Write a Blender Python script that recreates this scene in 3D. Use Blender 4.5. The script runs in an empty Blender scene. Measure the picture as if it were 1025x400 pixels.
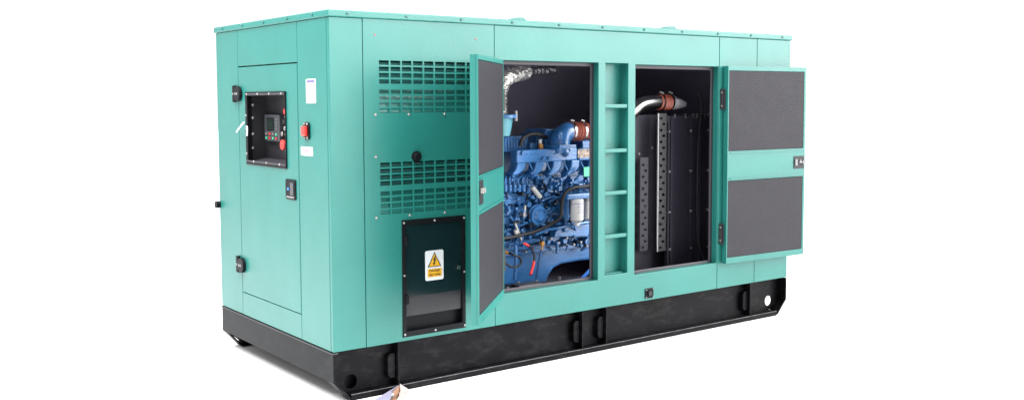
import bpy, bmesh, math, random
from mathutils import Vector, Matrix
random.seed(7)
S = bpy.context.scene
COL = S.collection

# ------------------------------------------------------------------ camera
CP = Vector((-2.5846, -5.1525, 1.4314)); YAW, PIT, ROLL = 0.6431, -0.0707, -0.0028
FPX, PCX, PCY = 1011.49, 512.5, 172.17          # focal length and principal point in photo pixels
def axes():
    cy, sy, cp, sp = math.cos(YAW), math.sin(YAW), math.cos(PIT), math.sin(PIT)
    f = Vector((sy*cp, cy*cp, sp)); r = Vector((cy, -sy, 0)); u = r.cross(f)
    c, s = math.cos(ROLL), math.sin(ROLL)
    return c*r + s*u, -s*r + c*u, f
AR, AU, AF = axes()
cam = bpy.data.cameras.new('camera'); co = bpy.data.objects.new('camera', cam); COL.objects.link(co)
m = Matrix((AR, AU, -AF)).transposed().to_4x4(); m.translation = CP
co.matrix_world = m
cam.sensor_width = 36; cam.lens = FPX/1025*36; cam.shift_y = -(200-PCY)/1025; cam.clip_end = 500; cam.clip_start = .05
S.camera = co

WORLD_LOW, WORLD_HIGH = 1.15, 13.0
# ------------------------------------------------------------------ light
W = bpy.data.worlds.new('World'); S.world = W; W.use_nodes = True
wn = W.node_tree; bg = wn.nodes['Background']; bg.inputs[0].default_value = (1, 1, 1, 1)        # white studio, brighter towards the open side on the right
wt = wn.nodes.new('ShaderNodeTexCoord'); wd = wn.nodes.new('ShaderNodeVectorMath'); wd.operation = 'DOT_PRODUCT'; wd.inputs[1].default_value = (.67, -.68, .30)
wm = wn.nodes.new('ShaderNodeMapRange'); wm.interpolation_type = 'SMOOTHSTEP'; wm.inputs[1].default_value = .72; wm.inputs[2].default_value = 1; wm.inputs[3].default_value = WORLD_LOW; wm.inputs[4].default_value = WORLD_HIGH
wn.links.new(wt.outputs['Generated'], wd.inputs[0]); wn.links.new(wd.outputs['Value'], wm.inputs[0]); wn.links.new(wm.outputs[0], bg.inputs[1])
def area_light(name, loc, target, sx, sy, power, col=(1, 1, 1)):
    l = bpy.data.lights.new(name, 'AREA'); l.shape = 'RECTANGLE'; l.size = sx; l.size_y = sy; l.energy = power; l.color = col
    o = bpy.data.objects.new(name, l); COL.objects.link(o); o.location = loc
    o.rotation_euler = (Vector(target)-Vector(loc)).to_track_quat('-Z', 'Y').to_euler()
    return o
area_light('area_light', (7.5, -6.0, 4.6), (2.2, 0, 1.0), 4.5, 3.0, 150, (1, .985, .97))
area_light('area_light', (-2.3, .3, 5.8), (-1.2, .3, 0), 5.0, 5.0, 1500, (.98, .99, 1))  # added fill from above, thins the floor shadow by the end wall
S.view_settings.view_transform = 'Standard'; S.view_settings.look = 'None'
S.view_settings.exposure = 0; S.view_settings.gamma = 1; S.view_settings.use_curve_mapping = False
S.cycles.max_bounces = 8; S.cycles.diffuse_bounces = 5

# ------------------------------------------------------------------ materials
def mat(name, col, rough=.5, metal=0, spec=.5, var=.06, vscale=3, bump=0, bscale=200, dust=0, coat=0, emit=None, wave=0):
    M = bpy.data.materials.new(name); M.use_nodes = True; nt = M.node_tree; N = nt.nodes; L = nt.links
    b = N['Principled BSDF']
    b.inputs['Roughness'].default_value = rough; b.inputs['Metallic'].default_value = metal
    b.inputs['Specular IOR Level'].default_value = spec; b.inputs['Coat Weight'].default_value = coat
    tc = N.new('ShaderNodeTexCoord')
    nz = N.new('ShaderNodeTexNoise'); nz.inputs['Scale'].default_value = vscale; nz.inputs['Detail'].default_value = 6
    L.new(tc.outputs['Object'], nz.inputs['Vector'])
    mr = N.new('ShaderNodeMapRange'); mr.inputs[1].default_value = .3; mr.inputs[2].default_value = .7
    mr.inputs[3].default_value = 1-var; mr.inputs[4].default_value = 1+var
    L.new(nz.outputs[0], mr.inputs[0])
    mx = N.new('ShaderNodeVectorMath'); mx.operation = 'SCALE'; mx.inputs[0].default_value = col
    L.new(mr.outputs[0], mx.inputs['Scale'])
    out = mx.outputs[0]
    if dust:
        n2 = N.new('ShaderNodeTexNoise'); n2.inputs['Scale'].default_value = 9; n2.inputs['Detail'].default_value = 10; n2.inputs['Roughness'].default_value = .7
        mp = N.new('ShaderNodeMapping'); mp.inputs['Scale'].default_value = (1, 1, 2.2)
        L.new(tc.outputs['Object'], mp.inputs[0]); L.new(mp.outputs[0], n2.inputs['Vector'])
        m2 = N.new('ShaderNodeMapRange'); m2.inputs[1].default_value = .5; m2.inputs[2].default_value = .8; m2.inputs[4].default_value = dust
        L.new(n2.outputs[0], m2.inputs[0])
        mm = N.new('ShaderNodeMix'); mm.data_type = 'RGBA'; mm.inputs[7].default_value = (.22, .21, .2, 1)
        L.new(m2.outputs[0], mm.inputs[0]); L.new(out, mm.inputs[6]); out = mm.outputs[2]
    L.new(out, b.inputs['Base Color'])
    if bump:
        n3 = N.new('ShaderNodeTexNoise'); n3.inputs['Scale'].default_value = bscale; n3.inputs['Detail'].default_value = 3
        L.new(tc.outputs['Object'], n3.inputs['Vector'])
        bp = N.new('ShaderNodeBump'); bp.inputs['Strength'].default_value = bump; bp.inputs['Distance'].default_value = .004
        L.new(n3.outputs[0], bp.inputs['Height']); L.new(bp.outputs[0], b.inputs['Normal'])
        if wave:                                         # slow unevenness of the sheet or foam
            n4 = N.new('ShaderNodeTexNoise'); n4.inputs['Scale'].default_value = 3.2; n4.inputs['Detail'].default_value = 1
            L.new(tc.outputs['Object'], n4.inputs['Vector'])
            b4 = N.new('ShaderNodeBump'); b4.inputs['Distance'].default_value = wave; b4.inputs['Strength'].default_value = 1
            L.new(n4.outputs[0], b4.inputs['Height']); L.new(b4.outputs[0], bp.inputs['Normal'])
    if emit:
        b.inputs['Emission Color'].default_value = (*emit[:3], 1); b.inputs['Emission Strength'].default_value = emit[3]
    return M
G = mat('green_powder_coat', (.012, .126, .108), .34, spec=.42, var=.05, bump=.3, bscale=130, wave=.003)
GT = mat('teal_bolt', (.02, .09, .085), .4)
GD = mat('green_shadow_gap', (.02, .12, .1), .6, spec=.3)
K = mat('black_base_paint', (.003, .003, .0038), .4, spec=.07, var=.3, vscale=5, bump=.15, dust=.07)
KB = mat('black_powder_coat', (.006, .0065, .008), .4, spec=.08, var=.1)
KP = mat('black_gloss_panel', (.004, .012, .014), .18, spec=.25, var=.1)
KG = mat('dark_grey_satin', (.018, .018, .021), .35, spec=.3)  # general dark grey, also the painted reflection on the access door
KI = mat('dark_interior_lining', (.17, .155, .21), .8, spec=.4, bump=.3, bscale=90)
KF = mat('charcoal_acoustic_foam', (.014, .0125, .017), .6, spec=.22, var=.08, vscale=12, bump=.8, bscale=130, wave=.008)
KS = mat('grey_rubber_seal', (.028, .025, .032), .45, spec=.4)
KR = mat('black_rubber', (.01, .01, .012), .5, spec=.3)
BL = mat('blue_engine_paint', (.022, .115, .30), .28, spec=.7, var=.18, vscale=12, bump=.35, bscale=60)
BLD = mat('blue_casting_paint', (.016, .08, .20), .4, spec=.5, var=.3, vscale=20, bump=.6, bscale=80)
ST = mat('polished_steel', (.32, .31, .31), .24, 1, bump=.05)
SG = mat('zinc_bolt', (.22, .215, .21), .3, .3)
FO = mat('crinkled_foil', (.5, .48, .46), .3, .8, bump=1, bscale=70)
GL = mat('worn_latch_steel', (.12, .12, .125), .35, .3)
CN = mat('connector_plastic', (.3, .3, .29), .4)
RP = mat('radiator_dark_paint', (.018, .016, .025), .5, spec=.3, var=.15)
RH = mat('red_silicone_hose', (.25, .06, .038), .4, spec=.5, bump=.2, bscale=60)
RD = mat('red_plastic', (.6, .03, .025), .35)
OR = mat('ochre_plastic', (.55, .25, .04), .4)
WH = mat('white_sticker', (.55, .55, .57), .5)
WF = mat('white_filter_can', (.6, .59, .58), .35)
YE = mat('yellow_sticker_ink', (.6, .3, .008), .5)
IK = mat('black_ink', (.012, .012, .012), .6)
LV = mat('lilac_ink', (.09, .07, .36), .5)
PK = mat('pink_ink', (.45, .1, .14), .5)
SC = mat('lcd_screen', (.012, .018, .016), .2, emit=(.08, .2, .12, .03))
PG = mat('grey_plastic', (.035, .038, .043), .4)
GN = mat('green_tag', (.06, .45, .25), .5)
BU = mat('blue_plastic', (.03, .2, .75), .4)
GY = mat('perforated_steel_grey', (.012, .011, .014), .5, .0, bump=.2)
GE = mat('galvanised_edge', (.42, .41, .42), .4, .4)
BR = mat('brown_paper_lining', (.16, .08, .045), .7, var=.3, vscale=20)
PP = mat('lilac_white_paper', (.2, .195, .27), .8, var=.05, bump=.3, bscale=20)
PI = mat('pinkish_paper', (.3, .235, .215), .8, var=.08, vscale=15)
FL = mat('white_floor', (.9, .9, .9), .7, spec=.2, var=.01)

# ------------------------------------------------------------------ helpers
FZ = -.298                                              # floor level; machine coordinates have z = 0 at the canopy's lower edge
def at(u, v, ax=1, val=0.):                             # point of the photo (u, v) on the plane axis ax = val
    d = AR*((u-PCX)/FPX) - AU*((v-PCY)/FPX) + AF
    return CP + d*((val-CP[ax])/d[ax])
class B:
    def __init__(s): s.b = bmesh.new()
    def box(s, x0, x1, y0, y1, z0, z1, rot=None, piv=None):
        r = bmesh.ops.create_cube(s.b, size=1); vs = r['verts']
        for v in vs: v.co = Vector(((x0+x1)/2+v.co.x*(x1-x0), (y0+y1)/2+v.co.y*(y1-y0), (z0+z1)/2+v.co.z*(z1-z0)))
        if rot is not None:
            p = Vector(piv) if piv is not None else Vector(((x0+x1)/2, (y0+y1)/2, (z0+z1)/2))
            for v in vs: v.co = p + rot @ (v.co-p)
        return s
    def cyl(s, a, b, r, r2=None, n=16):
        a, b = Vector(a), Vector(b); d = b-a; L = d.length
        q = d.to_track_quat('Z', 'Y').to_matrix().to_4x4(); q.translation = (a+b)/2
        bmesh.ops.create_cone(s.b, cap_ends=True, segments=n, radius1=r, radius2=r if r2 is None else r2, depth=L, matrix=q); return s
    def ball(s, c, r, n=10):
        bmesh.ops.create_uvsphere(s.b, u_segments=n, v_segments=max(5, n//2), radius=r, matrix=Matrix.Translation(c)); return s
    def tube(s, pts, r, n=10, sub=6, rib=None, jit=0):
        P = [Vector(p) for p in pts]; Q = []
        ext = [2*P[0]-P[1]] + P + [2*P[-1]-P[-2]]
        for i in range(1, len(ext)-2):
            for k in range(sub):
                t = k/sub; a, b, c, d = ext[i-1:i+3]
                Q.append(.5*((2*b)+(c-a)*t+(2*a-5*b+4*c-d)*t*t+(3*b-a-3*c+d)*t**3))
        Q.append(P[-1]); rings = []; nrm = None
        for i, q in enumerate(Q):
            T = (Q[min(i+1, len(Q)-1)]-Q[max(i-1, 0)]).normalized()
            if nrm is None: nrm = T.orthogonal().normalized()
            nrm = (nrm-T*nrm.dot(T)).normalized(); bi = T.cross(nrm)
            rr = r(i/(len(Q)-1)) if callable(r) else r
            if rib: rr += rib if i % 2 else -rib
            rings.append([s.b.verts.new(q+(nrm*math.cos(2*math.pi*k/n)+bi*math.sin(2*math.pi*k/n))*(rr+random.uniform(-jit, jit))) for k in range(n)])
        for a, b in zip(rings, rings[1:]):
            for k in range(n): s.b.faces.new((a[k], a[(k+1) % n], b[(k+1) % n], b[k]))
        s.b.faces.new(rings[0][::-1]); s.b.faces.new(rings[-1]); return s
    def prism(s, poly, ax, a, b):                       # polygon in the two other axes, extruded along ax from a to b
        def P(p, t):
            return {0: (t, p[0], p[1]), 1: (p[0], t, p[1]), 2: (p[0], p[1], t)}[ax]
        A = [s.b.verts.new(P(p, a)) for p in poly]; C_ = [s.b.verts.new(P(p, b)) for p in poly]; n = len(poly)
        s.b.faces.new(A); s.b.faces.new(C_[::-1])
        for i in range(n): s.b.faces.new((A[i], C_[i], C_[(i+1) % n], A[(i+1) % n]))
        return s
    def sheet(s, ax, u0, u1, v0, v1, a, b, holes=()):   # slab normal to ax, between a and b, with rectangular holes right through
        us = sorted({u0, u1, *[h[0] for h in holes], *[h[1] for h in holes]}); vs = sorted({v0, v1, *[h[2] for h in holes], *[h[3] for h in holes]})
        def P(u, v, t): return {0: (t, u, v), 1: (u, t, v), 2: (u, v, t)}[ax]
        nu, nv = len(us)-1, len(vs)-1
        full = [[True]*nv for _ in range(nu)]
        for i in range(nu):
            for j in range(nv):
                cu, cv = (us[i]+us[i+1])/2, (vs[j]+vs[j+1])/2
                if any(h[0] < cu < h[1] and h[2] < cv < h[3] for h in holes): full[i][j] = False
        V = {}
        def g(i, j, t):
            if (i, j, t) not in V: V[i, j, t] = s.b.verts.new(P(us[i], vs[j], (a, b)[t]))
            return V[i, j, t]
        for i in range(nu):
            for j in range(nv):
                if not full[i][j]: continue
                s.b.faces.new((g(i, j, 0), g(i+1, j, 0), g(i+1, j+1, 0), g(i, j+1, 0)))
                s.b.faces.new((g(i, j+1, 1), g(i+1, j+1, 1), g(i+1, j, 1), g(i, j, 1)))
                for (di, dj, p, q) in ((-1, 0, (i, j+1), (i, j)), (1, 0, (i+1, j), (i+1, j+1)), (0, -1, (i, j), (i+1, j)), (0, 1, (i+1, j+1), (i, j+1))):
                    ii, jj = i+di, j+dj
                    if 0 <= ii < nu and 0 <= jj < nv and full[ii][jj]: continue
                    s.b.faces.new((g(*p, 0), g(*p, 1), g(*q, 1), g(*q, 0)))
        return s
    def xf(s, M):
        bmesh.ops.transform(s.b, matrix=M, verts=s.b.verts); return s
    def obj(s, name, m, parent=None, bevel=0, smooth=False, seg=2):
        bmesh.ops.recalc_face_normals(s.b, faces=s.b.faces)
        me = bpy.data.meshes.new(name); s.b.to_mesh(me); s.b.free(); me.materials.append(m)
        o = bpy.data.objects.new(name, me); COL.objects.link(o)
        if smooth: me.shade_smooth(); me.set_sharp_from_angle(angle=math.radians(38))
        if bevel:
            md = o.modifiers.new('bevel', 'BEVEL'); md.width = bevel; md.segments = seg; md.limit_method = 'ANGLE'; md.angle_limit = math.radians(40)
        return attach(o, parent)
def attach(o, parent):
    if parent is not None:
        o.parent = parent
        if parent is GEN: o.location = -GEN.location
    return o
def copy(o, dv):                                        # repeat of a small sub-part, sharing its mesh
    c = o.copy(); COL.objects.link(c); c.location = o.location+Vector(dv); return c
def text(name, s, size, m, parent, loc, rot, align='CENTER', ext=.0006):
    cu = bpy.data.curves.new(name, 'FONT'); cu.body = s; cu.size = size; cu.align_x = align; cu.align_y = 'CENTER'; cu.extrude = ext
    t = bpy.data.objects.new(name, cu); COL.objects.link(t); bpy.context.view_layer.update()
    me = bpy.data.meshes.new_from_object(t.evaluated_get(bpy.context.evaluated_depsgraph_get())); bpy.data.objects.remove(t)
    me.transform(Matrix.Translation(loc) @ rot.to_4x4()); me.materials.clear(); me.materials.append(m)
    o = bpy.data.objects.new(name, me); COL.objects.link(o); return attach(o, parent)
RX = Matrix.Rotation(math.pi/2, 3, 'X')                  # text facing -y
RXL = Matrix.Rotation(-math.pi/2, 3, 'Z') @ RX           # text facing -x

# ------------------------------------------------------------------ setting
B().prism([(60*math.cos(t*math.pi/24), 60*math.sin(t*math.pi/24)) for t in range(48)], 2, FZ-.05, FZ).obj('floor', FL)['kind'] = 'structure'

# ------------------------------------------------------------------ the machine
L, D, H = 4.055, 1.712, 1.9
GEN = bpy.data.objects.new('generator_set', None); COL.objects.link(GEN); GEN.location = (L/2, D/2, FZ)
GEN['label'] = 'large pale green diesel generator in a canopy with open side doors on a black skid'
GEN['category'] = 'generator'

# base frame: two chamfered channel skids, end plates, deck
HS = [-.011, 0]
def skid(y0, sgn):
    prof = [(.012, -.004), (.012, -.18), (.105, -.262), (3.945, -.262), (4.043, -.18), (4.043, -.004)]
    o = B()
    yw = y0+sgn*.075
    # web with the lifting holes at both ends
    def ring(cx, cz, r): return [(cx+r*math.cos(t*math.pi/12), cz+r*math.sin(t*math.pi/12)) for t in range(24)]
    o.prism(prof, 1, yw, yw+sgn*.012)
    ob = o.obj('skid_web', K, BASE)
    cut = B()
    for cx, cz in ((at(351, 383, 1, .075).x, -.205), (at(769, 303, 1, .075).x, -.187)): cut.cyl((cx, yw-.05, cz), (cx, yw+.05, cz), .043, n=28)
    c = cut.obj('cutter', K)
    md = ob.modifiers.new('b', 'BOOLEAN'); md.object = c; md.operation = 'DIFFERENCE'; md.solver = 'EXACT'
    bpy.context.view_layer.update()
    me = bpy.data.meshes.new_from_object(ob.evaluated_get(bpy.context.evaluated_depsgraph_get()))
    ob.modifiers.clear(); ob.data = me; bpy.data.objects.remove(c)
    ya, yb = sorted((y0, y0+sgn*.085))
    B().box(.112, 3.935, ya, yb, FZ, -.263).obj('skid_flange', K, BASE, bevel=.003)
    for x0, z0, x1, z1 in ((.002, -.18, .105, -.293), (4.053, -.18, 3.945, -.293)):
        d = Vector((x1-x0, 0, z1-z0)).normalized(); n = Vector((-d.z, 0, d.x))*.006
        if n.z < 0: n = -n
        B().prism([(x0, z0), (x1, z1), (x1+2*n.x, z1+2*n.z), (x0+2*n.x, z0+2*n.z)], 1, ya, yb).obj('skid_foot', K, BASE, bevel=.002)
    xa, xb = 4.041, 4.053
    B().box(xa, xb, ya, yb, -.178, -.004).obj('skid_end_plate', K, BASE, bevel=.002)
BASE = B().box(.05, 4.0, .1, D-.1, -.06, -.004).obj('base_frame', K, GEN)
skid(0.0, 1); skid(D, -1)
B().box(.112, 3.935, -.001, .007, -.2625, -.2605).obj('flange_highlight', mat('painted_highlight', (.10, .095, .10), .5, var=.5, vscale=14), BASE)  # highlight along the skid flange, painted as a lighter strip
for x in (.10, 1.3, 2.6): B().box(x, x+.2, .13, .16, -.262, -.062).obj('added_dark_plate', K, BASE)  # added plates, so that the near lifting hole looks dark
B().box(.0, .012, 0, D, -.178, -.012).obj('end_cross_plate', K, BASE, bevel=.002)
B().box(-.006, .03, -.002, D+.002, -.011, -.003).obj('top_lip', GY, BASE, bevel=.002)
B().box(4.043, 4.049, .087, D-.087, -.178, -.004).obj('end_cross_plate', K, BASE)
for gx in (.43, 1.88, 2.10, 3.62):
    B().box(gx, gx+.012, .012, .075, -.262, -.005).obj('gusset', K, BASE, bevel=.002)
    B().prism([(gx-.055, -.20), (gx-.055, -.09), (gx-.04, -.07), (gx-.004, -.07), (gx-.004, -.22), (gx-.04, -.22)], 1, .035, .0745).obj('lashing_plate', K, BASE, bevel=.004)
    B().box(gx, gx+.012, D-.075, D-.012, -.262, -.005).obj('gusset', K, BASE)

# long side panels facing the camera
B1 = (1.19, 2.012, .199, 1.684); LR = (2.076, 2.288, .222, 1.684); B2 = (2.357, 3.212, .199, 1.678); AB = (.462, .906, .028, .722)
g = .002
def side(x0, x1, holes=(), name='side_panel'):
    return B().sheet(1, x0+g, x1-g, 0.002, H-.001, 0, .03, holes).obj(name, G, GEN, bevel=.0025)
side(0, .214)
lou = []
for zt in (1.664, 1.496, 1.072, .904):
    for r in range(4):
        for c in range(10):
            x = .3185+c*.0766; z = zt-r*.0363
            lou.append((x, x+.0655, z-.0255, z))
LP = B().sheet(1, .214+g, 1.14-g, .002, H-.001, 0, .004, lou+[AB]).obj('louvre_panel', G, GEN)
B().sheet(1, .214+g, 1.14-g, .002, H-.001, .0045, .03, [(.3, 1.1, .73, 1.69), (AB[0], AB[1], .028, .722)]).obj('louvre_backing_frame', G, LP)
for zt in (1.664, 1.072):                                 # sloping air baffle behind each bank of slots
    zb = zt-.30
    B().prism([(.010, zb), (.055, zt-.155), (.19, zt+.01), (.30, zt+.012), (.30, zt+.018), (.185, zt+.016), (.049, zt-.150), (.006, zb)], 0, .31, 1.11).obj('air_baffle', G, LP)
    for r in range(4):
        z = zt-r*.0363-.012
        B().box(.3, 1.1, .02, .022, z-.012, z+.002, Matrix.Rotation(.6, 3, 'X')).obj('slat', GT, LP)
SD = side(1.14, 3.22, [B1, LR, B2])
side(3.22, 3.65); side(3.65, L)
B().box(.02, L-.02, .031, .034, 1.70, H-.002).box(.02, 1.15, .031, .034, .004, .02).box(.02, .3, .031, .034, .02, 1.70).box(3.215, L-.02, .031, .034, .004, 1.70).obj('joint_backing', GD, GEN)
for h in (B1, B2):                                       # reveals of the two door openings, with their rubber seals
    x0, x1, z0, z1 = h
    B().sheet(1, x0-.004, x1+.004, z0-.004, z1+.004, .0305, .05, [h]).obj('door_reveal', G, GEN)
    w = .026
    B().sheet(1, x0-.02, x1+.02, z0-.02, z1+.02, .052, .066, [(x0+.008, x1-w, z0+.018, z1-w)]).obj('door_seal', KS, GEN, bevel=.006, seg=3)
# stepped recess between the openings
x0, x1, z0, z1 = LR
ST0 = B().box(x0-.004, x1+.004, .0805, .084, z0-.006, z1+.006).box(x0-.004, x0, .031, .08, z0, z1).box(x1, x1+.004, .031, .08, z0, z1).box(x0, x1, .031, .08, z0-.004, z0).box(x0, x1, .031, .08, z1, z1+.004).obj('step_recess', G, GEN)
for z in (1.385, 1.078, .785, .484):
    B().box(x0+.001, x1-.001, .006, .079, z-.008, z+.018).obj('step', G, ST0, bevel=.004)
B().box(x0+.03, x1-.02, .03, .075, z0+.001, z0+.008).obj('step', G, ST0)

# end wall with the control cabinet door
EW = (.575, 1.182, 1.03, 1.478)
DO = (.421, 1.325, .155, 1.657)
def endp(y0, y1, z0, z1, holes=(), x0=0, x1=.03, name='end_panel'):
    return B().sheet(0, y0+g, y1-g, z0, z1, x0, x1, holes).obj(name, G, GEN, bevel=.0025)
endp(0.028, .41, .002, H-.001); endp(1.325, D, .002, H-.001)
endp(.41, 1.325, DO[3]+.004, H-.001); endp(.41, 1.325, .002, DO[2]-.003)
ED = B().sheet(0, .4145, 1.3205, DO[2]+.001, DO[3]-.004, -.001, .029, [EW]).obj('control_door', G, GEN, bevel=.004)
B().box(.031, .034, .03, D-.02, .01, .14).box(.031, .034, .03, .56, .14, H-.01).box(.031, .034, 1.2, D-.02, .14, H-.01).box(.031, .034, .56, 1.2, .14, 1.0).box(.031, .034, .56, 1.2, 1.5, H-.01).obj('joint_backing', GD, GEN)
p = at(220, 204.5, 0, 0)
B().cyl((0, p.y, p.z), (-.03, p.y, p.z), .024, n=20).obj('edge_knob', KB, GEN, smooth=True)
# far walls and roof
B().box(.03, L, D-.03, D, .002, H-.001).obj('rear_side_panel', G, GEN)
B().box(L-.03, L, .03, D-.03, .002, H-.001).obj('radiator_end_panel', G, GEN)
RF = B().box(-.010, L+.010, -.010, D+.010, H, H+.038).obj('roof', G, GEN, bevel=.006, seg=3)
rv = None
def rivet(p, n, r=.007, parent=None, m=SG, name='rivet'):
    n = Vector(n).normalized(); p = Vector(p)
    return B().cyl(p-n*.003, p+n*.003, r*1.25, n=10).cyl(p+n*.003, p+n*.007, r, r*.5, n=10).obj(name, m, parent, smooth=True)
for x in (.116, .5, .888, 1.276, 1.66, 2.04, 2.43, 2.81, 3.19, 3.565, 3.94): rivet((x, -.012, 1.922), (0, -1, 0), .007, RF, GT, 'bolt')
for y in (.18, .52, .87, 1.21, 1.56): rivet((-.012, y, 1.922), (-1, 0, 0), .007, RF, GT, 'bolt')
for x in (1.37, 2.74):
    B().prism([(x-.10, H+.037), (x-.02, H+.058), (x+.02, H+.060), (x+.05, H+.037)], 1, .02, .09).obj('lifting_eye_cover', G, RF, bevel=.004)
for x, z in ((.29, 1.351), (.514, 1.351), (.765, 1.351), (.29, 1.107), (.288, .753), (.514, .753), (.763, .752)): rivet((x, -.002, z), (0, -1, 0), .0065, LP)
for x in (.293, .998): rivet((x, 0, 1.809), (0, -1, 0), .004, LP, PK)
B().cyl((.563, 0, 1.100), (.563, -.012, 1.100), .032, n=24).cyl((.563, -.012, 1.1), (.563, -.028, 1.1), .026, .02, n=24).cyl((.568, -.028, 1.098), (.568, -.031, 1.098), .006).obj('round_latch', KB, GEN, smooth=True)
p = at(649.5, 293)
B().box(p.x-.042, p.x+.042, -.006, 0, p.z-.036, p.z+.036).obj('drain_plate', KB, GEN, bevel=.003)
B().cyl((p.x, -.006, p.z), (p.x, -.018, p.z), .018, n=20).obj('drain_plug', KR, GEN, smooth=True)
for a in (-.034, .034):
    for b in (-.028, .028): rivet((p.x+a, -.008, p.z+b), (0, -1, 0), .004, GEN)

# black access box low on the louvre panel
x0, x1, z0, z1 = AB
AC = B().sheet(1, x0-.004, x1+.004, z0-.004, z1+.004, -.006, .012, [(x0+.022, x1-.018, z0+.030, z1-.030)]).obj('access_box', KB, GEN, bevel=.002)
B().box(x0+.001, x1-.001, .045, .05, z0+.001, z1-.001).box(x0+.001, x0+.004, .0125, .045, z0+.001, z1-.001).box(x1-.004, x1-.001, .0125, .045, z0+.001, z1-.001).obj('box_back', KB, AC)
B().box(x0+.024, x1-.020, .004, .010, .262, z1-.032).obj('access_door', KP, AC, bevel=.001)
B().box(x0+.024, x1-.020, .010, .016, .145, .261).obj('reflection_band', KG, AC, bevel=.001)  # floor reflection low on the access door, built as a lighter grey band
for z in (.60, .25): B().box(x0+.010, x0+.036, -.012, .003, z-.028, z+.028).cyl((x0+.022, -.012, z-.028), (x0+.022, -.012, z+.028), .006).obj('hinge', KB, AC, bevel=.001)
for x, z in ((x0+.008, z1-.012), (.685, z1-.012), (x1-.006, z1-.012), (x0+.008, .395), (x1-.006, .375), (x0+.008, z0+.012), (.685, z0+.012), (x1-.006, z0+.012)): rivet((x, -.007, z), (0, -1, 0), .0055, AC)
q = at(458.6, 267)
B().cyl((q.x, .004, q.z), (q.x, -.010, q.z), .016, n=20).cyl((q.x, -.010, q.z), (q.x, -.014, q.z), .011, n=20).obj('lock', ST, AC, smooth=True)
# warning sticker
a, c = .622, .752; b_, d_ = .345, .527
def rr(x0, x1, z0, z1, r, n=5):
    P = []
    for cx, cz, s0 in ((x1-r, z1-r, 0), (x0+r, z1-r, 1), (x0+r, z0+r, 2), (x1-r, z0+r, 3)):
        for k in range(n+1):
            t = (s0+k/n)*math.pi/2; P.append((cx+r*math.cos(t), cz+r*math.sin(t)))
    return P
WS = B().prism(rr(a, c, b_, d_, .012), 1, .0015, .0039).obj('warning_sticker', WH, GEN)
mx_ = (a+c)/2
B().prism([(a+.016, .427), (c-.016, .427), (mx_, .517)], 1, .0006, .0014).obj('warning_triangle', IK, WS)
B().prism([(a+.026, .432), (c-.026, .432), (mx_, .506)], 1, -.0002, .0005).obj('yellow_triangle', YE, WS)
B().prism([(mx_+.006, .495), (mx_-.012, .468), (mx_-.001, .468), (mx_-.010, .449), (mx_-.014, .449), (mx_-.006, .436), (mx_+.004, .447), (mx_, .449), (mx_+.012, .475), (mx_+.002, .475), (mx_+.012, .495)], 1, -.0010, -.0003).obj('lightning_bolt', IK, WS)
B().box(a+.016, c-.014, .0006, .0014, .366, .415).obj('yellow_panel', YE, WS)
text('warning_text', 'DANGER', .019, IK, WS, (mx_, -.0002, .403), RX)
text('warning_text', 'High Voltage', .0165, IK, WS, (mx_, -.0002, .380), RX)

# ------------------------------------------------------------------ canopy doors
def door(name, hinge, free, z0, z1, name_label, strip, margins, thick=.045, hinges=(), latch='slot'):
    h = Vector((*hinge, 0)); f = Vector((*free, 0)); u = (f-h); w = u.length; u.normalize()
    # local frame: X along the door from hinge to free edge, inner face at Y = 0 (facing -Y), body behind it
    ang = math.atan2(u.y, u.x); M = Matrix.Translation(h) @ Matrix.Rotation(ang, 4, 'Z')
    if name_label == 'flip': M = M @ Matrix.Diagonal((1, 1, 1, 1))
    sg = 1
    sa, sb = strip
    fl_, fr_, ft, fb = margins
    D_ = B().sheet(1, 0, w, z0, z1, 0, .012, [(fl_, w-fr_, z0+fb, sa), (fl_, w-fr_, sb, z1-ft)])
    D_.box(0, .003, .0125, thick, z0, z1).box(w-.003, w, .0125, thick, z0, z1).box(.003, w-.003, .0125, thick, z0, z0+.003).box(.003, w-.003, .0125, thick, z1-.003, z1)
    D_.box(.003, w-.003, thick-.004, thick, z0+.003, z1-.003)
    D_ = D_.xf(M).obj(name, G, GEN, bevel=.002)
    for a, b in ((z0+fb, sa), (sb, z1-ft)):
        B().box(fl_+.003, w-fr_-.003, .002, .035, a+.003, b-.003).xf(M).obj('foam_panel', KF, D_)
    B().box(.03, w-.03, -.005, -.0005, sa+.012, sa+.020).box(.03, w-.03, -.005, -.0005, sb-.02, sb-.012).xf(M).obj('stiffener', G, D_)
    return D_, M, w
d1, M1, w1 = door('canopy_door', (.585, -.615), (1.186, -.035), .185, 1.684, '', (.80, 1.02), (.012, .012, .028, .055))
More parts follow.
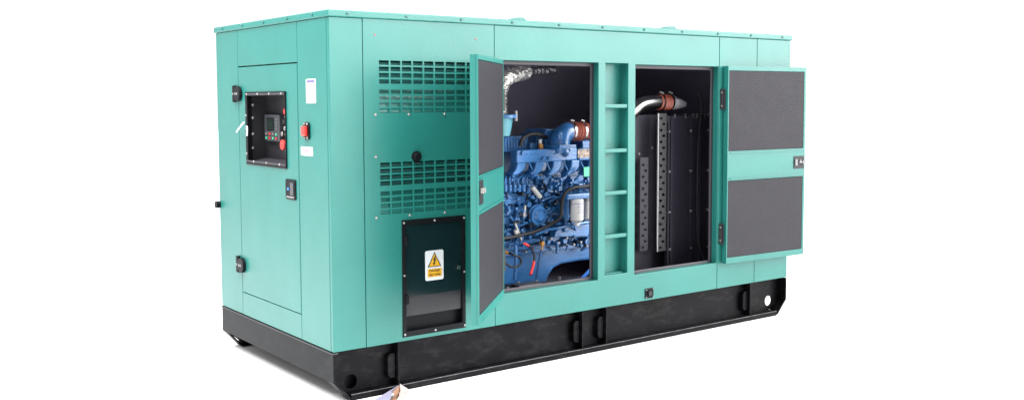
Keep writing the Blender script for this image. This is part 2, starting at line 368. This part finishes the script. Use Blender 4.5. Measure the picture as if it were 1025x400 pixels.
# free edge is at local X = 0 here
B().box(.02, .13, -.003, .0, .855, .99).xf(M1).obj('latch_slot', KR, d1)
B().cyl((.058, -.03, .935), (.058, .0, .935), .016).box(.02, .10, -.024, -.006, .92, .95).xf(M1).obj('latch', SG, d1, bevel=.003)
d2, M2, w2 = door('canopy_door', (3.262, -.052), (4.130, -.100), .193, 1.684, '', (.822, 1.045), (.010, .022, .034, .045))
B().box(w2-.135, w2-.012, -.003, 0, .885, .985).xf(M2).obj('latch_plate', KR, d2)
B().box(w2-.125, w2-.095, -.012, -.003, .91, .96).box(w2-.075, w2-.055, -.014, -.003, .925, .955).cyl((w2-.085, -.012, .935), (w2-.02, -.012, .935), .007).cyl((w2-.03, -.002, .935), (w2-.03, -.02, .935), .018).xf(M2).obj('latch', GL, d2, bevel=.001)
for z in (1.435, .42):
    B().box(3.232, 3.246, -.010, 0, z-.075, z+.075).box(3.246, 3.254, -.034, 0, z-.075, z+.075).cyl((3.246, -.012, z-.08), (3.246, -.012, z+.08), .008).obj('door_hinge', KG, d2, bevel=.001)
    for zz in (z-.05, z+.05): rivet((3.238, -.012, zz), (0, -1, 0), .005, d2)
for z in (1.435, .42):
    B().cyl((1.20, -.015, z-.07), (1.20, -.015, z+.07), .010).obj('door_hinge', KG, d1)
for z in (1.78, 1.68): B().cyl((L+.006, .06, z-.02), (L+.006, .06, z+.02), .012).obj('rear_hinge', PK, GEN)

# ------------------------------------------------------------------ control cabinet window
y0, y1, z0, z1 = EW
CW = B().sheet(0, y0-.006, y1+.010, z0-.010, z1+.012, -.010, -.0015, [(y0+.002, y1-.022, z0+.018, z1-.012)]).obj('window_frame', KB, GEN, bevel=.002)
B().sheet(0, y0+.0008, y1-.0008, z0+.0008, z1-.0008, -.0012, .0302, [(y0+.003, y1-.003, z0+.003, z1-.003)]).obj('frame_liner', KB, CW)
B().box(-.014, -.010, y0+.0, y1-.0, z1-.008, z1+.004).obj('glazing_strip', KS, CW)
B().box(-.014, -.010, y0+.0, y1-.0, z0+.008, z0+.018).obj('glazing_strip', KS, CW)
for y in (y0+.04, y0+.22, y0+.40, y1-.03): rivet((-.013, y, z1-.002), (-1, 0, 0), .006, CW)
for y in (y0+.08, y0+.28, y0+.48): rivet((-.013, y, z0+.013), (-1, 0, 0), .006, CW)
for z in (z0+.06, z0+.22, z1-.14): rivet((-.011, y1-.008, z), (-1, 0, 0), .006, CW)
XB = .13
CB = B().box(XB, XB+.004, y0-.1, y1+.1, z0-.1, z1+.1).box(.0305, XB, y0-.006, y0-.003, z0-.02, z1+.02).box(.0305, XB, y1+.003, y1+.006, z0-.02, z1+.02).box(.0305, XB, y0-.003, y1+.003, z0-.006, z0-.003).box(.0305, XB, y0-.003, y1+.003, z1+.003, z1+.006).obj('control_box', KG, GEN)
B().box(.035, XB-.01, y0+.005, y1-.005, z0, z0+.02, Matrix.Rotation(-.2, 3, 'Y')).obj('sill', KS, CB, bevel=.002)
def c(u, v, x=XB): return at(u, v, 0, x)
a, b = c(264.3, 114.5, XB-.029), c(279.8, 141.8, XB-.029)
CT = B().prism(rr(b.y, a.y, b.z, a.z, .012), 0, XB-.028, XB).obj('controller', PG, GEN, bevel=.003)
xs = XB-.029; a2, b2 = c(267.5, 119, xs), c(273.6, 129.5, xs)
B().box(xs-.001, xs+.003, b2.y-.008, a2.y+.008, b2.z-.008, a2.z+.008).obj('screen_bezel', KB, CT)
B().box(xs-.003, xs-.001, b2.y, a2.y, b2.z, a2.z).obj('screen', SC, CT)
for k in range(4):
    for j, (v, mm) in enumerate(((133.6, (SG, RD, SG, GN)), (137.8, (GN, RD, GN, RD)))):
        pp = c(267+k*3.3, v+k*.3, xs); B().cyl((xs, pp.y, pp.z), (xs-.006, pp.y, pp.z), .0075, n=12).obj('button', mm[k], CT)
for k in range(4): pp = c(277.2, 119.5+k*3.0, xs); B().cyl((xs, pp.y, pp.z), (xs-.005, pp.y, pp.z), .006, n=12).obj('button', SG, CT)
def knob(u, v, r, m, n='indicator_lamp', l=.03, r2=None):
    pp = c(u, v, XB-l); o = B().cyl((XB, pp.y, pp.z), (XB-l, pp.y, pp.z), r, r2, n=20).obj(n, m, CB, smooth=True, bevel=.003)
    return o
knob(284.6, 111.6, .020, RD); knob(285.3, 117.2, .012, SG, 'indicator_lamp', .012); knob(283.5, 121.8, .016, KR, 'switch', .04); knob(285.8, 123.5, .011, SG, 'switch', .02)
knob(284.3, 128.6, .014, ST, 'switch', .04); knob(281.6, 134, .016, ST, 'key_switch', .03); knob(285.8, 134.8, .012, SG, 'indicator_lamp', .012)
knob(282.2, 145.0, .026, RD, 'emergency_stop', .04, .034); knob(285.8, 150.2, .012, SG, 'indicator_lamp', .012)
for v in (104, 150): 
    pp = c(255.5, v); B().box(XB-.008, XB, pp.y-.01, pp.y+.01, pp.z-.05, pp.z+.05).obj('inner_hinge', KG, CB)
for v in (105, 118, 134, 148): rivet(at(253, v, 1, y1-.0), (0, -1, 0), .008, CB)
# white cable tie hanging at the window's edge
B().tube([at(236.8, 132, 0, -.03), at(240, 127.5, 0, -.04), at(244, 122.5, 0, -.035)], .006, n=6).tube([at(247, 126, 0, -.028), at(247.4, 129, 0, -.028), at(247.2, 136, 0, -.028)], .006, n=6).obj('cable_tie', WH, GEN)
# door butts on the end wall
for (u, v) in ((239.3, 94), (242, 264.5)):
    p = at(u, v, 0, 0)
    HB = B().box(-.022, 0, 1.348, 1.385, p.z-.056, p.z+.056).obj('door_hinge', KB, ED, bevel=.006)
    B().cyl((-.001, 1.302, p.z), (-.024, 1.302, p.z), .050, n=28).box(-.016, -.001, 1.305, 1.35, p.z-.030, p.z+.030).obj('hinge_knuckle', KB, ED, bevel=.003)
    for dy in (1.318, 1.29): B().cyl((-.024, dy, p.z), (-.028, dy, p.z), .008, n=10).obj('screw', SG, ED)
    B().cyl((-.022, 1.366, p.z), (-.025, 1.366, p.z), .007, n=10).obj('screw', SG, ED)
# paddle lock
a, b = at(286, 177, 0, 0), at(296, 199, 0, 0)
y_0, y_1, z_0, z_1 = b.y-.015, a.y-.01, .838, .96
PL = B().prism(rr(y_0, y_1, z_0, z_1, .012), 0, -.008, -.0015).obj('paddle_lock', KB, GEN, bevel=.002)
B().box(-.014, -.008, y_0+.02, y_0+.066, z_0+.028, z_1-.018).obj('paddle', PG, PL, bevel=.003)
B().box(-.010, -.008, y_0+.02, y_1-.016, z_0+.010, z_0+.020).obj('chrome_edge', ST, PL)
B().box(-.012, -.008, y_1-.052, y_1-.036, z_0+.055, z_0+.07).obj('key_cylinder', BU, PL)
# red switch and stickers on the end wall
a, b = at(304, 124.4, 0, 0), at(311.4, 138.5, 0, 0)
RS = B().prism(rr(b.y+.008, a.y-.008, b.z-.008, a.z+.012, .02), 0, -.008, -.0005).obj('stop_switch', KB, GEN)
B().box(-.032, -.008, b.y+.024, a.y-.020, b.z+.012, a.z-.010).obj('red_handle', RD, RS, bevel=.008)
for z in (b.z+.002, a.z+.002):
    for y in (b.y+.03, a.y-.03): rivet((-.009, y, z), (-1, 0, 0), .006, RS)
a, b = at(306.5, 79, 0, 0), at(316.6, 106, 0, 0)
STK = B().prism(rr(b.y, a.y, 1.418, 1.558, .005), 0, -.0022, -.0002).obj('instruction_sticker', WH, GEN)
B().box(-.0030, -.0023, b.y+.012, a.y-.012, 1.538, 1.551).obj('sticker_header', LV, STK)
PLV = mat('faint_ink', (.35, .33, .42), .6)
for k, (s, e) in enumerate(((.3, .7), (.25, .75), (.3, .6), (.3, .7), (.25, .8))):
    wd = a.y-b.y; B().box(-.0030, -.0023, b.y+wd*(1-e), b.y+wd*(1-s), 1.515-k*.018, 1.518-k*.018).obj('sticker_text', PLV, STK)
a, b = at(301.5, 146.8, 0, 0), at(313.4, 155.6, 0, 0)
LB = B().prism(rr(b.y, a.y, 1.112, 1.164, .004), 0, -.0022, -.0002).obj('small_label', WH, GEN)
my = (a.y+b.y)/2
B().box(-.003, -.0023, my-.025, my+.035, 1.134, 1.142).box(-.003, -.0023, my-.045, my+.045, 1.126, 1.129).box(-.003, -.0023, my-.04, my+.01, 1.146, 1.150).obj('label_print', PK, LB)

# ------------------------------------------------------------------ inside of the canopy
IN = B().box(1.13, L-.05, D-.06, D-.035, 0, H-.02).box(1.13, 1.15, .07, D-.06, 0, H-.02).box(L-.06, L-.04, .05, D-.06, 0, H-.02).box(1.15, L-.06, .04, D-.06, H-.05, H-.015).box(1.15, L-.06, .07, D-.06, -.002, .03)
IN.obj('interior_lining', KI, GEN)
B().box(.05, 1.12, D-.06, D-.04, 0, H-.02).box(.15, .17, .06, D-.06, 0, H-.02).box(.17, 1.12, .4, .42, 0, H-.02).obj('cabinet_lining', KI, GEN)

E = lambda u, v, y=.5: at(u, v, 1, y)
EN = bpy.data.objects.new('engine', None)
EN = B()
def span(o, u0, u1, v0, v1, y, dep):                     # a block whose front face fills (u0..u1, v0..v1) at depth y
    a, b = E(u0, (v0+v1)/2, y), E(u1, (v0+v1)/2, y); t = E((u0+u1)/2, v0, y); d = E((u0+u1)/2, v1, y)
    return o.box(a.x, b.x, y, y+dep, d.z, t.z)
span(EN, 492, 640, 172, 250, .62, .5); span(EN, 498, 600, 150, 178, .88, .3)
for k in range(6):
    span(EN, 503+k*17, 516+k*17, 176, 184, .57, .1); span(EN, 505+k*15, 509+k*15, 184, 205, .585, .05)
span(EN, 500, 620, 236, 240, .545, .2); span(EN, 500, 620, 247, 250, .56, .2); span(EN, 560, 600, 222, 236, .56, .2)
# clutter of castings on the block face
cl = EN; rnd = random.Random(3)
for i in range(420):
    u, v = rnd.uniform(502, 596), rnd.uniform(176, 246); y = rnd.uniform(.49, .62); s = rnd.uniform(1, 4)
    k = rnd.random()
    if k < .45: span(cl, u, u+s, v, v+rnd.uniform(.8, 4), y, .12)
    elif k < .8:
        p = E(u, v, y); r = rnd.uniform(.007, .024); cl.cyl(p, p+Vector((0, .12, 0)), r, n=14)
    else:
        p = E(u, v, y); q = p+Vector((rnd.uniform(-.10, .10), rnd.uniform(-.02, .05), rnd.uniform(-.14, .14))); cl.cyl(p, q, rnd.uniform(.007, .013), n=8)
EN = EN.obj('engine', BL, GEN, bevel=.004)
# oil pan: deep on the left, shallow on the right
pts = [(498, 246), (600, 243), (600, 259), (580, 261), (563, 264), (555, 268), (550, 275), (547, 283), (498, 286)]
B().prism([(E(u, v, .6).x, E(u, v, .6).z) for u, v in pts], 1, .60, 1.1).obj('oil_pan', BL, EN, bevel=.02, seg=4, smooth=True)
B().prism([(E(u, v, .575).x, E(u, v, .575).z) for u, v in ((498, 246), (600, 243), (600, 247), (498, 251))], 1, .575, .62).obj('pan_flange', BL, EN, bevel=.004)
# injection pump with its vertical delivery pipes, left
ip = B(); span(ip, 503, 530, 207, 224, .56, .12); span(ip, 503, 527, 193, 204, .545, .1); span(ip, 503, 524, 197, 199, .52, .1)
for k in range(6):
    p = E(506+k*4.6, 192, .48); ip.cyl(p, p+Vector((0, 0, .05)), .013, n=12)
ip.obj('injection_pump', BL, EN, bevel=.006)
pi = B()
for k in range(6):
    p = E(506+k*4.6, 190, .50); q = E(506+k*4.6, 178-k % 3, .52); r_ = E(509+k*9, 172, .60); pi.tube([p, q, r_], .0075, n=8)
pi.obj('injector_pipe', BL, EN, smooth=True)
# intake manifold with its hooked runners
mf = B()
P_ = [(E(u, v, .47).x, E(u, v, .47).z) for u, v in ((517.5, 150.5), (578, 147.5), (578, 160.5), (517.5, 163.5))]
mf.prism(P_, 1, .47, .55)
MF = mf.obj('intake_manifold', BL, EN, bevel=.012, seg=4, smooth=True)
for ul in (518.5, 537, 554.5, 572.5, 590):
    pr = [(ul, 160), (ul+8.5, 160), (ul+8, 166), (ul+5.5, 171), (ul+1, 174.5), (ul-4.5, 176), (ul-4.8, 173.5), (ul-1.8, 170), (ul-.2, 165)]
    B().prism([(E(u, v, .475).x, E(u, v, .475).z) for u, v in pr], 1, .478, .56).obj('runner', BL, MF, bevel=.012, seg=3, smooth=True)
B().prism([(E(u, v, .49).x, E(u, v, .49).z) for u, v in ((579.5, 149), (600, 148), (600, 160), (579.5, 160.5))], 1, .49, .60).obj('manifold_end', BL, EN, bevel=.01)
for u0, u1, v in ((526, 528.5, 153.6), (531, 533.5, 153.8), (534.5, 537, 153.6), (538, 540, 153.4), (554, 558, 153.2)): span(mk := B(), u0, u1, v, v+1.3, .468, .003); mk.obj('cast_mark', BLD, MF)
for u, v in ((522.5, 153), (543, 158.5), (549, 158.3), (566, 154), (566, 151)):
    p = E(u, v, .468); B().cyl(p, p+Vector((0, -.02, 0)), .014, n=12).obj('manifold_bolt', BL, MF)
p = E(566, 153.5, .465); B().ball(p, .026).obj('sensor', BLD, EN, smooth=True)
for k, u in enumerate((527, 544.5, 562, 579)): B().cyl(E(u+2, 161, .475), E(u+7, 172.5, .50), .006, n=8).obj('support_rod', BL, EN)
# rocker covers with fins, centre box
rc = B(); span(rc, 500, 529, 136.5, 152, .62, .3)
for a_ in ((531, 538, 143, 151, .58, .2), (537, 546, 133, 150, .70, .2), (546, 562, 129, 150, .60, .25), (583, 602, 140, 150, .62, .3)): span(B_ := B(), *a_); B_.obj('valve_housing', BL, EN, bevel=.008)
for k in range(9): span(rc, 503+k*2.8, 504.5+k*2.8, 137, 150, .61, .02)
rc.obj('rocker_cover', BL, EN, bevel=.008)
B().tube([E(521, 146, .52), E(523, 139, .52), E(530, 134.5, .53), (E(539, 134.5, .54)), E(547, 138, .58)], .015, n=12).obj('breather_hose', KR, EN, smooth=True)
p = E(541.3, 144, .55); B().cyl(p, p+Vector((0, .0, -.045)), .018, n=14).obj('oil_cap', OR, EN, smooth=True)
p = E(540.8, 139.5, .55); B().cyl(p, p+Vector((0, 0, -.03)), .012, n=14).obj('cap_stem', WF, EN)
B().tube([E(561, 152, .5), E(560.5, 144, .5), E(562, 137, .5), E(565.5, 132.6, .5), E(571, 131.4, .5)], lambda t: .074-.008*t, n=24).obj('air_elbow', BL, EN, smooth=True)
fl = B(); span(fl, 560, 577, 145, 149, .40, .2); fl.obj('elbow_flange', BL, EN, bevel=.004)
B().tube([E(560, 139, .42), E(560, 133, .42), E(559, 137, .46)], .018, n=10).obj('boss', BL, EN, smooth=True)
RHs = B().tube([E(569, 131.8, .5), E(574, 131.5, .5), E(579, 131.4, .5), E(586, 131.3, .5)], .068, n=28, sub=4, rib=.004).obj('charge_air_hose', RH, EN, smooth=True)
for u in (571, 581.5):
    a = E(u-.9, 131.4, .5); b = E(u+.9, 131.3, .5); B().cyl(a, b, .0735, n=28).obj('hose_clamp', ST, EN, smooth=True)
    p = E(u, 131.4, .5)+Vector((0, -.02, .078)); B().cyl(p-Vector((.016, 0, -.004)), p+Vector((.016, 0, -.002)), .0065).obj('clamp_bolt', SG, EN)
# fuel filters
for u0, u1, v0, v1, y in ((571.3, 583.6, 199.5, 221, .40), (583.6, 595.8, 196, 219, .46)):
    a, b = E(u0, v0, y), E(u1, v0, y); cx = (a.x+b.x)/2; r_ = (b.x-a.x)/2*.82; z1_ = a.z; z0_ = E(u0, v1, y).z
    f = B().cyl((cx, y, z0_), (cx, y, z1_), r_, n=32).cyl((cx, y, z0_-.016), (cx, y, z0_), r_*.5, r_*.9, n=32).obj('fuel_filter', WF, EN, smooth=True, bevel=.006)
    B().cyl((cx, y, z1_-.035), (cx, y, z1_-.028), r_+.001, n=32).obj('filter_band', PLV, EN, smooth=True)
    for k, w_ in enumerate((.5, .35, .45)): 
        B().box(cx-r_*w_, cx+r_*w_, y-r_-.001, y-r_+.012, z1_-.055-k*.02, z1_-.050-k*.02).obj('filter_print', PLV, EN)
    B().cyl((cx, y, z0_-.036), (cx, y, z0_-.016), .018, n=12).obj('filter_drain', WF, EN)
fh = B(); span(fh, 568, 600, 193.5, 198.8, .38, .14); span(fh, 565, 570, 196, 232, .48, .08); fh.obj('filter_head', BL, EN, bevel=.008)
B().prism([(E(u, v, .5).x, E(u, v, .5).z) for u, v in ((566, 223), (600, 226), (600, 236), (555, 237), (556, 232))], 1, .5, .56).obj('filter_bracket', BL, EN, bevel=.004)
for i in range(46):
    u, v = rnd.uniform(504, 590), rnd.uniform(174, 247); y = rnd.uniform(.43, .50)
    du, dv = rnd.uniform(-9, 9), rnd.uniform(-10, 10)
    pts_ = [E(u, v, y), E(u+du*.5, v+dv*.2, y-.01), E(u+du, v+dv, y+.06)]
    k = rnd.random(); B().tube(pts_, rnd.uniform(.004, .0075), n=7, sub=4).obj('engine_pipe' if k < .72 else 'wire', BL if k < .72 else KR, EN, smooth=True)
for i in range(14):
    p = E(rnd.uniform(505, 588), rnd.uniform(176, 247), .455); B().cyl(p, p+Vector((0, .06, 0)), rnd.uniform(.006, .012), n=8).obj('fitting', rnd.choice([SG, KR, BL, KR]), EN)
# starter / alternator disc, connectors, hoses, cables
p = E(540, 216, .46); B().cyl(p, p+Vector((0, .14, 0)), .070, n=32).cyl(p+Vector((0, -.02, 0)), p, .030, .05, n=24).cyl(p+Vector((.0, .02, 0)), p+Vector((0, .03, 0)), .082, n=32).obj('alternator', BL, EN, smooth=True)
B().cyl(E(532.5, 187, .42), E(541, 197.5, .42), .017, n=16).obj('white_connector', CN, EN, smooth=True, bevel=.004)
B().cyl(E(525.8, 205.5, .45), E(524.3, 216.5, .45), .009, n=12).obj('white_connector', CN, EN, smooth=True)
B().cyl(E(522, 240, .44), E(515.5, 223, .44), .008, n=8).cyl(E(516, 230, .435), E(517, 236, .435), .015).obj('sensor_lead', CN, EN)
B().tube([E(594, 184, .40), E(585, 186.5, .40), E(575, 187.5, .40), E(567, 191.5, .40), E(563, 199, .40), E(562, 209, .40), E(560.5, 217.5, .40), E(552, 224, .41), E(545, 227.5, .41), E(535, 231.5, .41), E(522, 235, .41), E(510, 237.5, .42), E(500, 239, .42)], .0125, n=12).obj('wiring_loom', KR, EN, smooth=True)
B().tube([E(590, 222, .44), E(575, 224.5, .44), E(560, 228, .44), E(548, 230, .45), E(536, 234.5, .45)], .010, n=8).obj('coolant_pipe', BL, EN, smooth=True)
B().tube([E(503, 259, .38), E(509, 265.5, .38), E(516, 267, .38), E(521.5, 263, .38), E(520.5, 258, .38), E(514.5, 255, .38), E(509, 253, .42)], .0075, n=10).obj('battery_cable', KR, EN, smooth=True)
B().tube([E(509, 253.5, .42), E(506, 252, .45)], .011, n=8).obj('cable_terminal', OR, EN)
B().tube([E(529, 245.5, .42), E(532.5, 249.5, .40), E(534.8, 255, .38), E(534.5, 262, .36)], .0075, n=10).obj('battery_cable', KR, EN, smooth=True)
B().tube([E(524, 243.2, .43), E(526.5, 244.3, .42), E(529.5, 246.2, .42)], .009, n=10).obj('red_cable_sleeve', RD, EN, smooth=True)
B().tube([E(534.6, 261.5, .36), E(533, 268, .33), E(531, 274.5, .30)], .0095, n=10).obj('red_cable_sleeve', RD, EN, smooth=True)
p = E(543.6, 243.5, .5); B().cyl(p, p+Vector((0, .03, 0)), .015, n=16).cyl(p+Vector((0, .01, -.01)), p+Vector((-.004, .01, -.05)), .007).obj('dipstick_handle', OR, EN, smooth=True)
B().tube([E(516, 245, .47), E(516.5, 262, .47), E(515, 280, .47)], .012, n=10).obj('drain_pipe', BL, EN, smooth=True)
B().tube([E(542, 250, .5), E(539, 265, .5), E(537, 280, .5)], .010, n=8).obj('drain_pipe', BL, EN, smooth=True)
a = E(580, 149.8, .468); b = E(590, 157.5, .468); B().box(a.x, b.x+.05, .485, .489, b.z, a.z).obj('rating_plate', mat('stained_plate', (.22, .17, .13), .5, var=.9, vscale=55), EN)
a = E(584.6, 167.3, .40); b = E(590, 176.3, .40); B().box(a.x, b.x, .40, .405, b.z, a.z).obj('green_tag', GN, EN)
for i, (u, v) in enumerate([(568, 238), (575, 237.5), (582, 242), (568, 245), (575, 244.5), (588, 240), (588, 246), (560, 243), (552, 239), (514, 176), (532, 178), (551, 177), (567, 176), (585, 174), (509, 213), (519, 199), (549, 244), (527, 252), (580, 228), (571, 229)]):
    p = E(u, v, .50); B().cyl(p, p+Vector((0, .05, 0)), .009, n=8).obj('bolt', SG if i < 9 or i > 16 else BL, EN)
# dark gap and steel tray in front of the engine
TR = B().box(1.2, 2.6, .09, .34, .150, .165).obj('battery_tray', KB, GEN, bevel=.002)
for u, v, y in ((519, 279, .32), (523.5, 276, .30), (508, 283, .25), (537, 279, .3), (560, 277, .3), (566, 279.5, .2)):
    p = E(u, v, y); B().cyl((p.x, y, .165), (p.x, y, .178+.015*random.random()), .011, n=8).obj('tray_bolt', SG if u != 523.5 else OR, TR)
span_t = B().box(1.50, 1.70, .22, .32, .1655, .185); span_t.obj('tray_cover', KG, TR, bevel=.006)
B().tube([E(581, 280, .3), E(593, 267.5, .3)], .012, n=8).obj('fuel_line', BU, GEN)

# exhaust: crinkled bellows, flange, taper, and the foil's reflection under the roof as a dim shape
EX = B().tube([E(499, 115, .5), E(499, 100, .5), E(499.5, 90, .5), E(503, 81, .52), E(510, 75, .58), E(524, 72, .70)], .058, n=20, sub=9, rib=.006, jit=.006).obj('exhaust_bellows', FO, GEN)
fr_ = B(); fr_.cyl(E(504, 118, .5), E(504, 114.6, .5), .100, n=28).obj('exhaust_flange', BL, EX, smooth=True, bevel=.003)
p = E(516.5, 116, .42)
B().cyl(p+Vector((0, 0, -.035)), p+Vector((0, 0, .035)), .011).obj('flange_bolt', SG, EX)
B().cyl(E(504, 136, .5), E(504, 118, .5), .045, .068, n=28).obj('turbo_outlet', mat('teal_grey_casting', (.08, .25, .3), .4), EX, smooth=True)
B().tube([E(524, 72, .75), E(540, 71, .8), E(556, 70, .85)], .03, n=14, sub=8, rib=.003, jit=.004).obj('foil_reflection', mat('dim_foil_reflection', (.16, .155, .17), .3, .8, bump=1, bscale=70), EX)  # faint reflection of the bellows, modelled as a dull tube
# ------------------------------------------------------------------ radiator bay
RA = B()
def rspan(o, u0, u1, v0, v1, y, dep):
    return span(o, u0, u1, v0, v1, y, dep)
z_t = E(690, 115.5, .35).z; z_b = .03
xa, xb = E(667, 200, .35).x, E(712, 200, .35).x+.3
RA.box(xa, xb, .35, .37, z_b, z_t)
for u in (671, 691, 700, 709): a = E(u, 180, .344).x; RA.box(a, a+.022, .338, .35, z_b, z_t-.01)
RA.box(E(634, 180, .45).x-.02, E(668, 180, .45).x, .45, .9, z_b, E(650, 115, .45).z)
RA = RA.obj('radiator', RP, GEN, bevel=.002)
for v in (131, 171, 211, 248):
    for u in (670.5, 692, 709.3):
        vv = v + (u-690)*(-.12 if v < 200 else -.2)*.3
        p = E(u, vv, .335); B().cyl(p, p+Vector((0, .015, 0)), .0095, n=8).obj('radiator_bolt', SG, RA)
        q = p-Vector((.028, -.004, 0)); B().box(q.x-.012, q.x+.006, .333, .34, q.z-.006, q.z+.006).obj('slotted_hole', KG, RA)
for u in (676, 686.5, 694, 698, 702, 706, 709.5):
    for dv in (0, 2.4):
        p = E(u, 115+dv-(u-676)*.02, .345); B().cyl(p, p+Vector((0, .012, 0)), .006, n=8).obj('rivet', SG, RA)
for u, v in ((640, 154), (653, 148), (648, 166), (647, 206), (647, 243)): p = E(u, v, .44); B().cyl(p, p+Vector((0, .015, 0)), .010, n=8).obj('radiator_bolt', SG, RA)
def bracket(u0, u1, v0, v1, y, m, edge):
    a, b = E(u0, v0, y), E(u1, v1, y); t, bo = E((u0+u1)/2, v0, y).z, E((u0+u1)/2, v1, y).z
    holes = []; n = int((t-bo)/.045); xm = (a.x+b.x)/2; hw = (b.x-a.x)
    for k in range(n):
        z = bo+.02+k*.045; o = hw*.16*(1 if k % 2 else -1)
        holes.append((xm+o-hw*.16, xm+o+hw*.16, z, z+.018))
    o = B().sheet(1, a.x, b.x, bo, t, y, y+.004, holes).obj('perforated_bracket', m, RA)
    if edge: B().box(a.x-.006, a.x, y-.006, y+.006, bo, t).obj('bracket_flange', GE, RA)
    return o
bracket(659, 666.3, 113.5, 251, .33, GY, True); bracket(641, 648.5, 157.5, 251, .38, RP, False)
B().box(E(668.3, 180, .33).x, E(669.5, 180, .33).x, .33, .345, .06, z_t-.05).obj('trim_strip', KG, RA)
# intake pipe and hose into the radiator
CP_ = B().tube([E(620, 121, .42), E(632, 112.5, .42), (E(640, 105.5, .42)), E(648, 102.6, .42), E(659, 101.8, .42)], .054, n=24).obj('charge_air_pipe', ST, GEN, smooth=True)
B().tube([E(658.5, 102, .42), E(662, 102, .42), E(666, 102.2, .42), E(670.5, 102.4, .42)], .060, n=26, sub=4, rib=.003).obj('pipe_coupling', RH, CP_, smooth=True)
for u in (660.6, 669.5):
    B().cyl(E(u-.7, 102.2, .42), E(u+.7, 102.2, .42), .0645, n=28).obj('hose_clamp', ST, CP_, smooth=True)
    p = E(u, 102, .42)+Vector((0, -.02, .068)); B().cyl(p-Vector((.024, 0, -.009)), p+Vector((.018, 0, -.003)), .007).obj('clamp_bolt', SG, CP_)
B().cyl(E(670, 102.6, .42), E(676, 103, .44), .058, .052, n=6).cyl(E(676, 103, .44), E(684.5, 104.5, .47), .052, .028, n=6).obj('pipe_transition', mat('dull_aluminium', (.6, .58, .62), .4, .4), CP_)
B().tube([E(697.5, 91, .30), E(700.5, 97, .30), E(702, 106, .30), E(701, 120, .30), E(699.5, 135, .30), E(698.5, 160, .30), E(698, 200, .30), E(698.5, 235, .30), E(701, 248, .30), E(706, 262, .29)], .008, n=8).obj('vent_hose', KG, GEN, smooth=True)

# ------------------------------------------------------------------ paper scrap at the near corner
def onf(u, v, h=0): return at(u, v, 2, FZ+h)
PA = bpy.data.objects.new('paper_scrap', None); COL.objects.link(PA)
PA['label'] = 'crumpled white and brown paper scrap on the floor beside the front corner of the skid'; PA['category'] = 'paper'
base = onf(396, 399); PA.location = (base.x, base.y, FZ)
def sheetm(name, V, F, m, th=.002):
    b = bmesh.new(); vs = [b.verts.new(Vector(v)-PA.location) for v in V]
    for f in F: b.faces.new([vs[i] for i in f])
    me = bpy.data.meshes.new(name); b.to_mesh(me); b.free(); me.materials.append(m)
    o = bpy.data.objects.new(name, me); COL.objects.link(o); o.parent = PA
    s = o.modifiers.new('t', 'SOLIDIFY'); s.thickness = th
    sb = None
    return o
yp = -.03
top = at(400.5, 383.5, 1, yp)
w1_, w2_, w3_ = onf(374, 400, .012), onf(366, 408, .004), onf(389, 404, .004)
m1 = at(393, 391, 1, yp-.03); m2 = at(397, 387.5, 1, yp-.02)
sheetm('white_fold', [w1_, w2_, w3_, m1, m2, at(399, 385, 1, yp)], [(0, 1, 2, 3), (0, 3, 4, 5)], PP)
r1, r2 = at(410.5, 390, 1, yp), onf(399, 400, .006)
sheetm('pink_fold', [top, r1, r2, at(400, 392, 1, yp-.05)], [(0, 3, 1), (3, 2, 1)], PI)
sheetm('brown_fold', [at(399.8, 384.5, 1, yp-.02), at(393, 391.5, 1, yp-.045), at(395, 395, 1, yp-.06), onf(386, 404, .004), onf(394, 403, .004), at(399.5, 396.5, 1, yp-.06), at(401, 390, 1, yp-.05)], [(0, 1, 2), (0, 2, 5, 6), (2, 3, 4, 5)], BR)
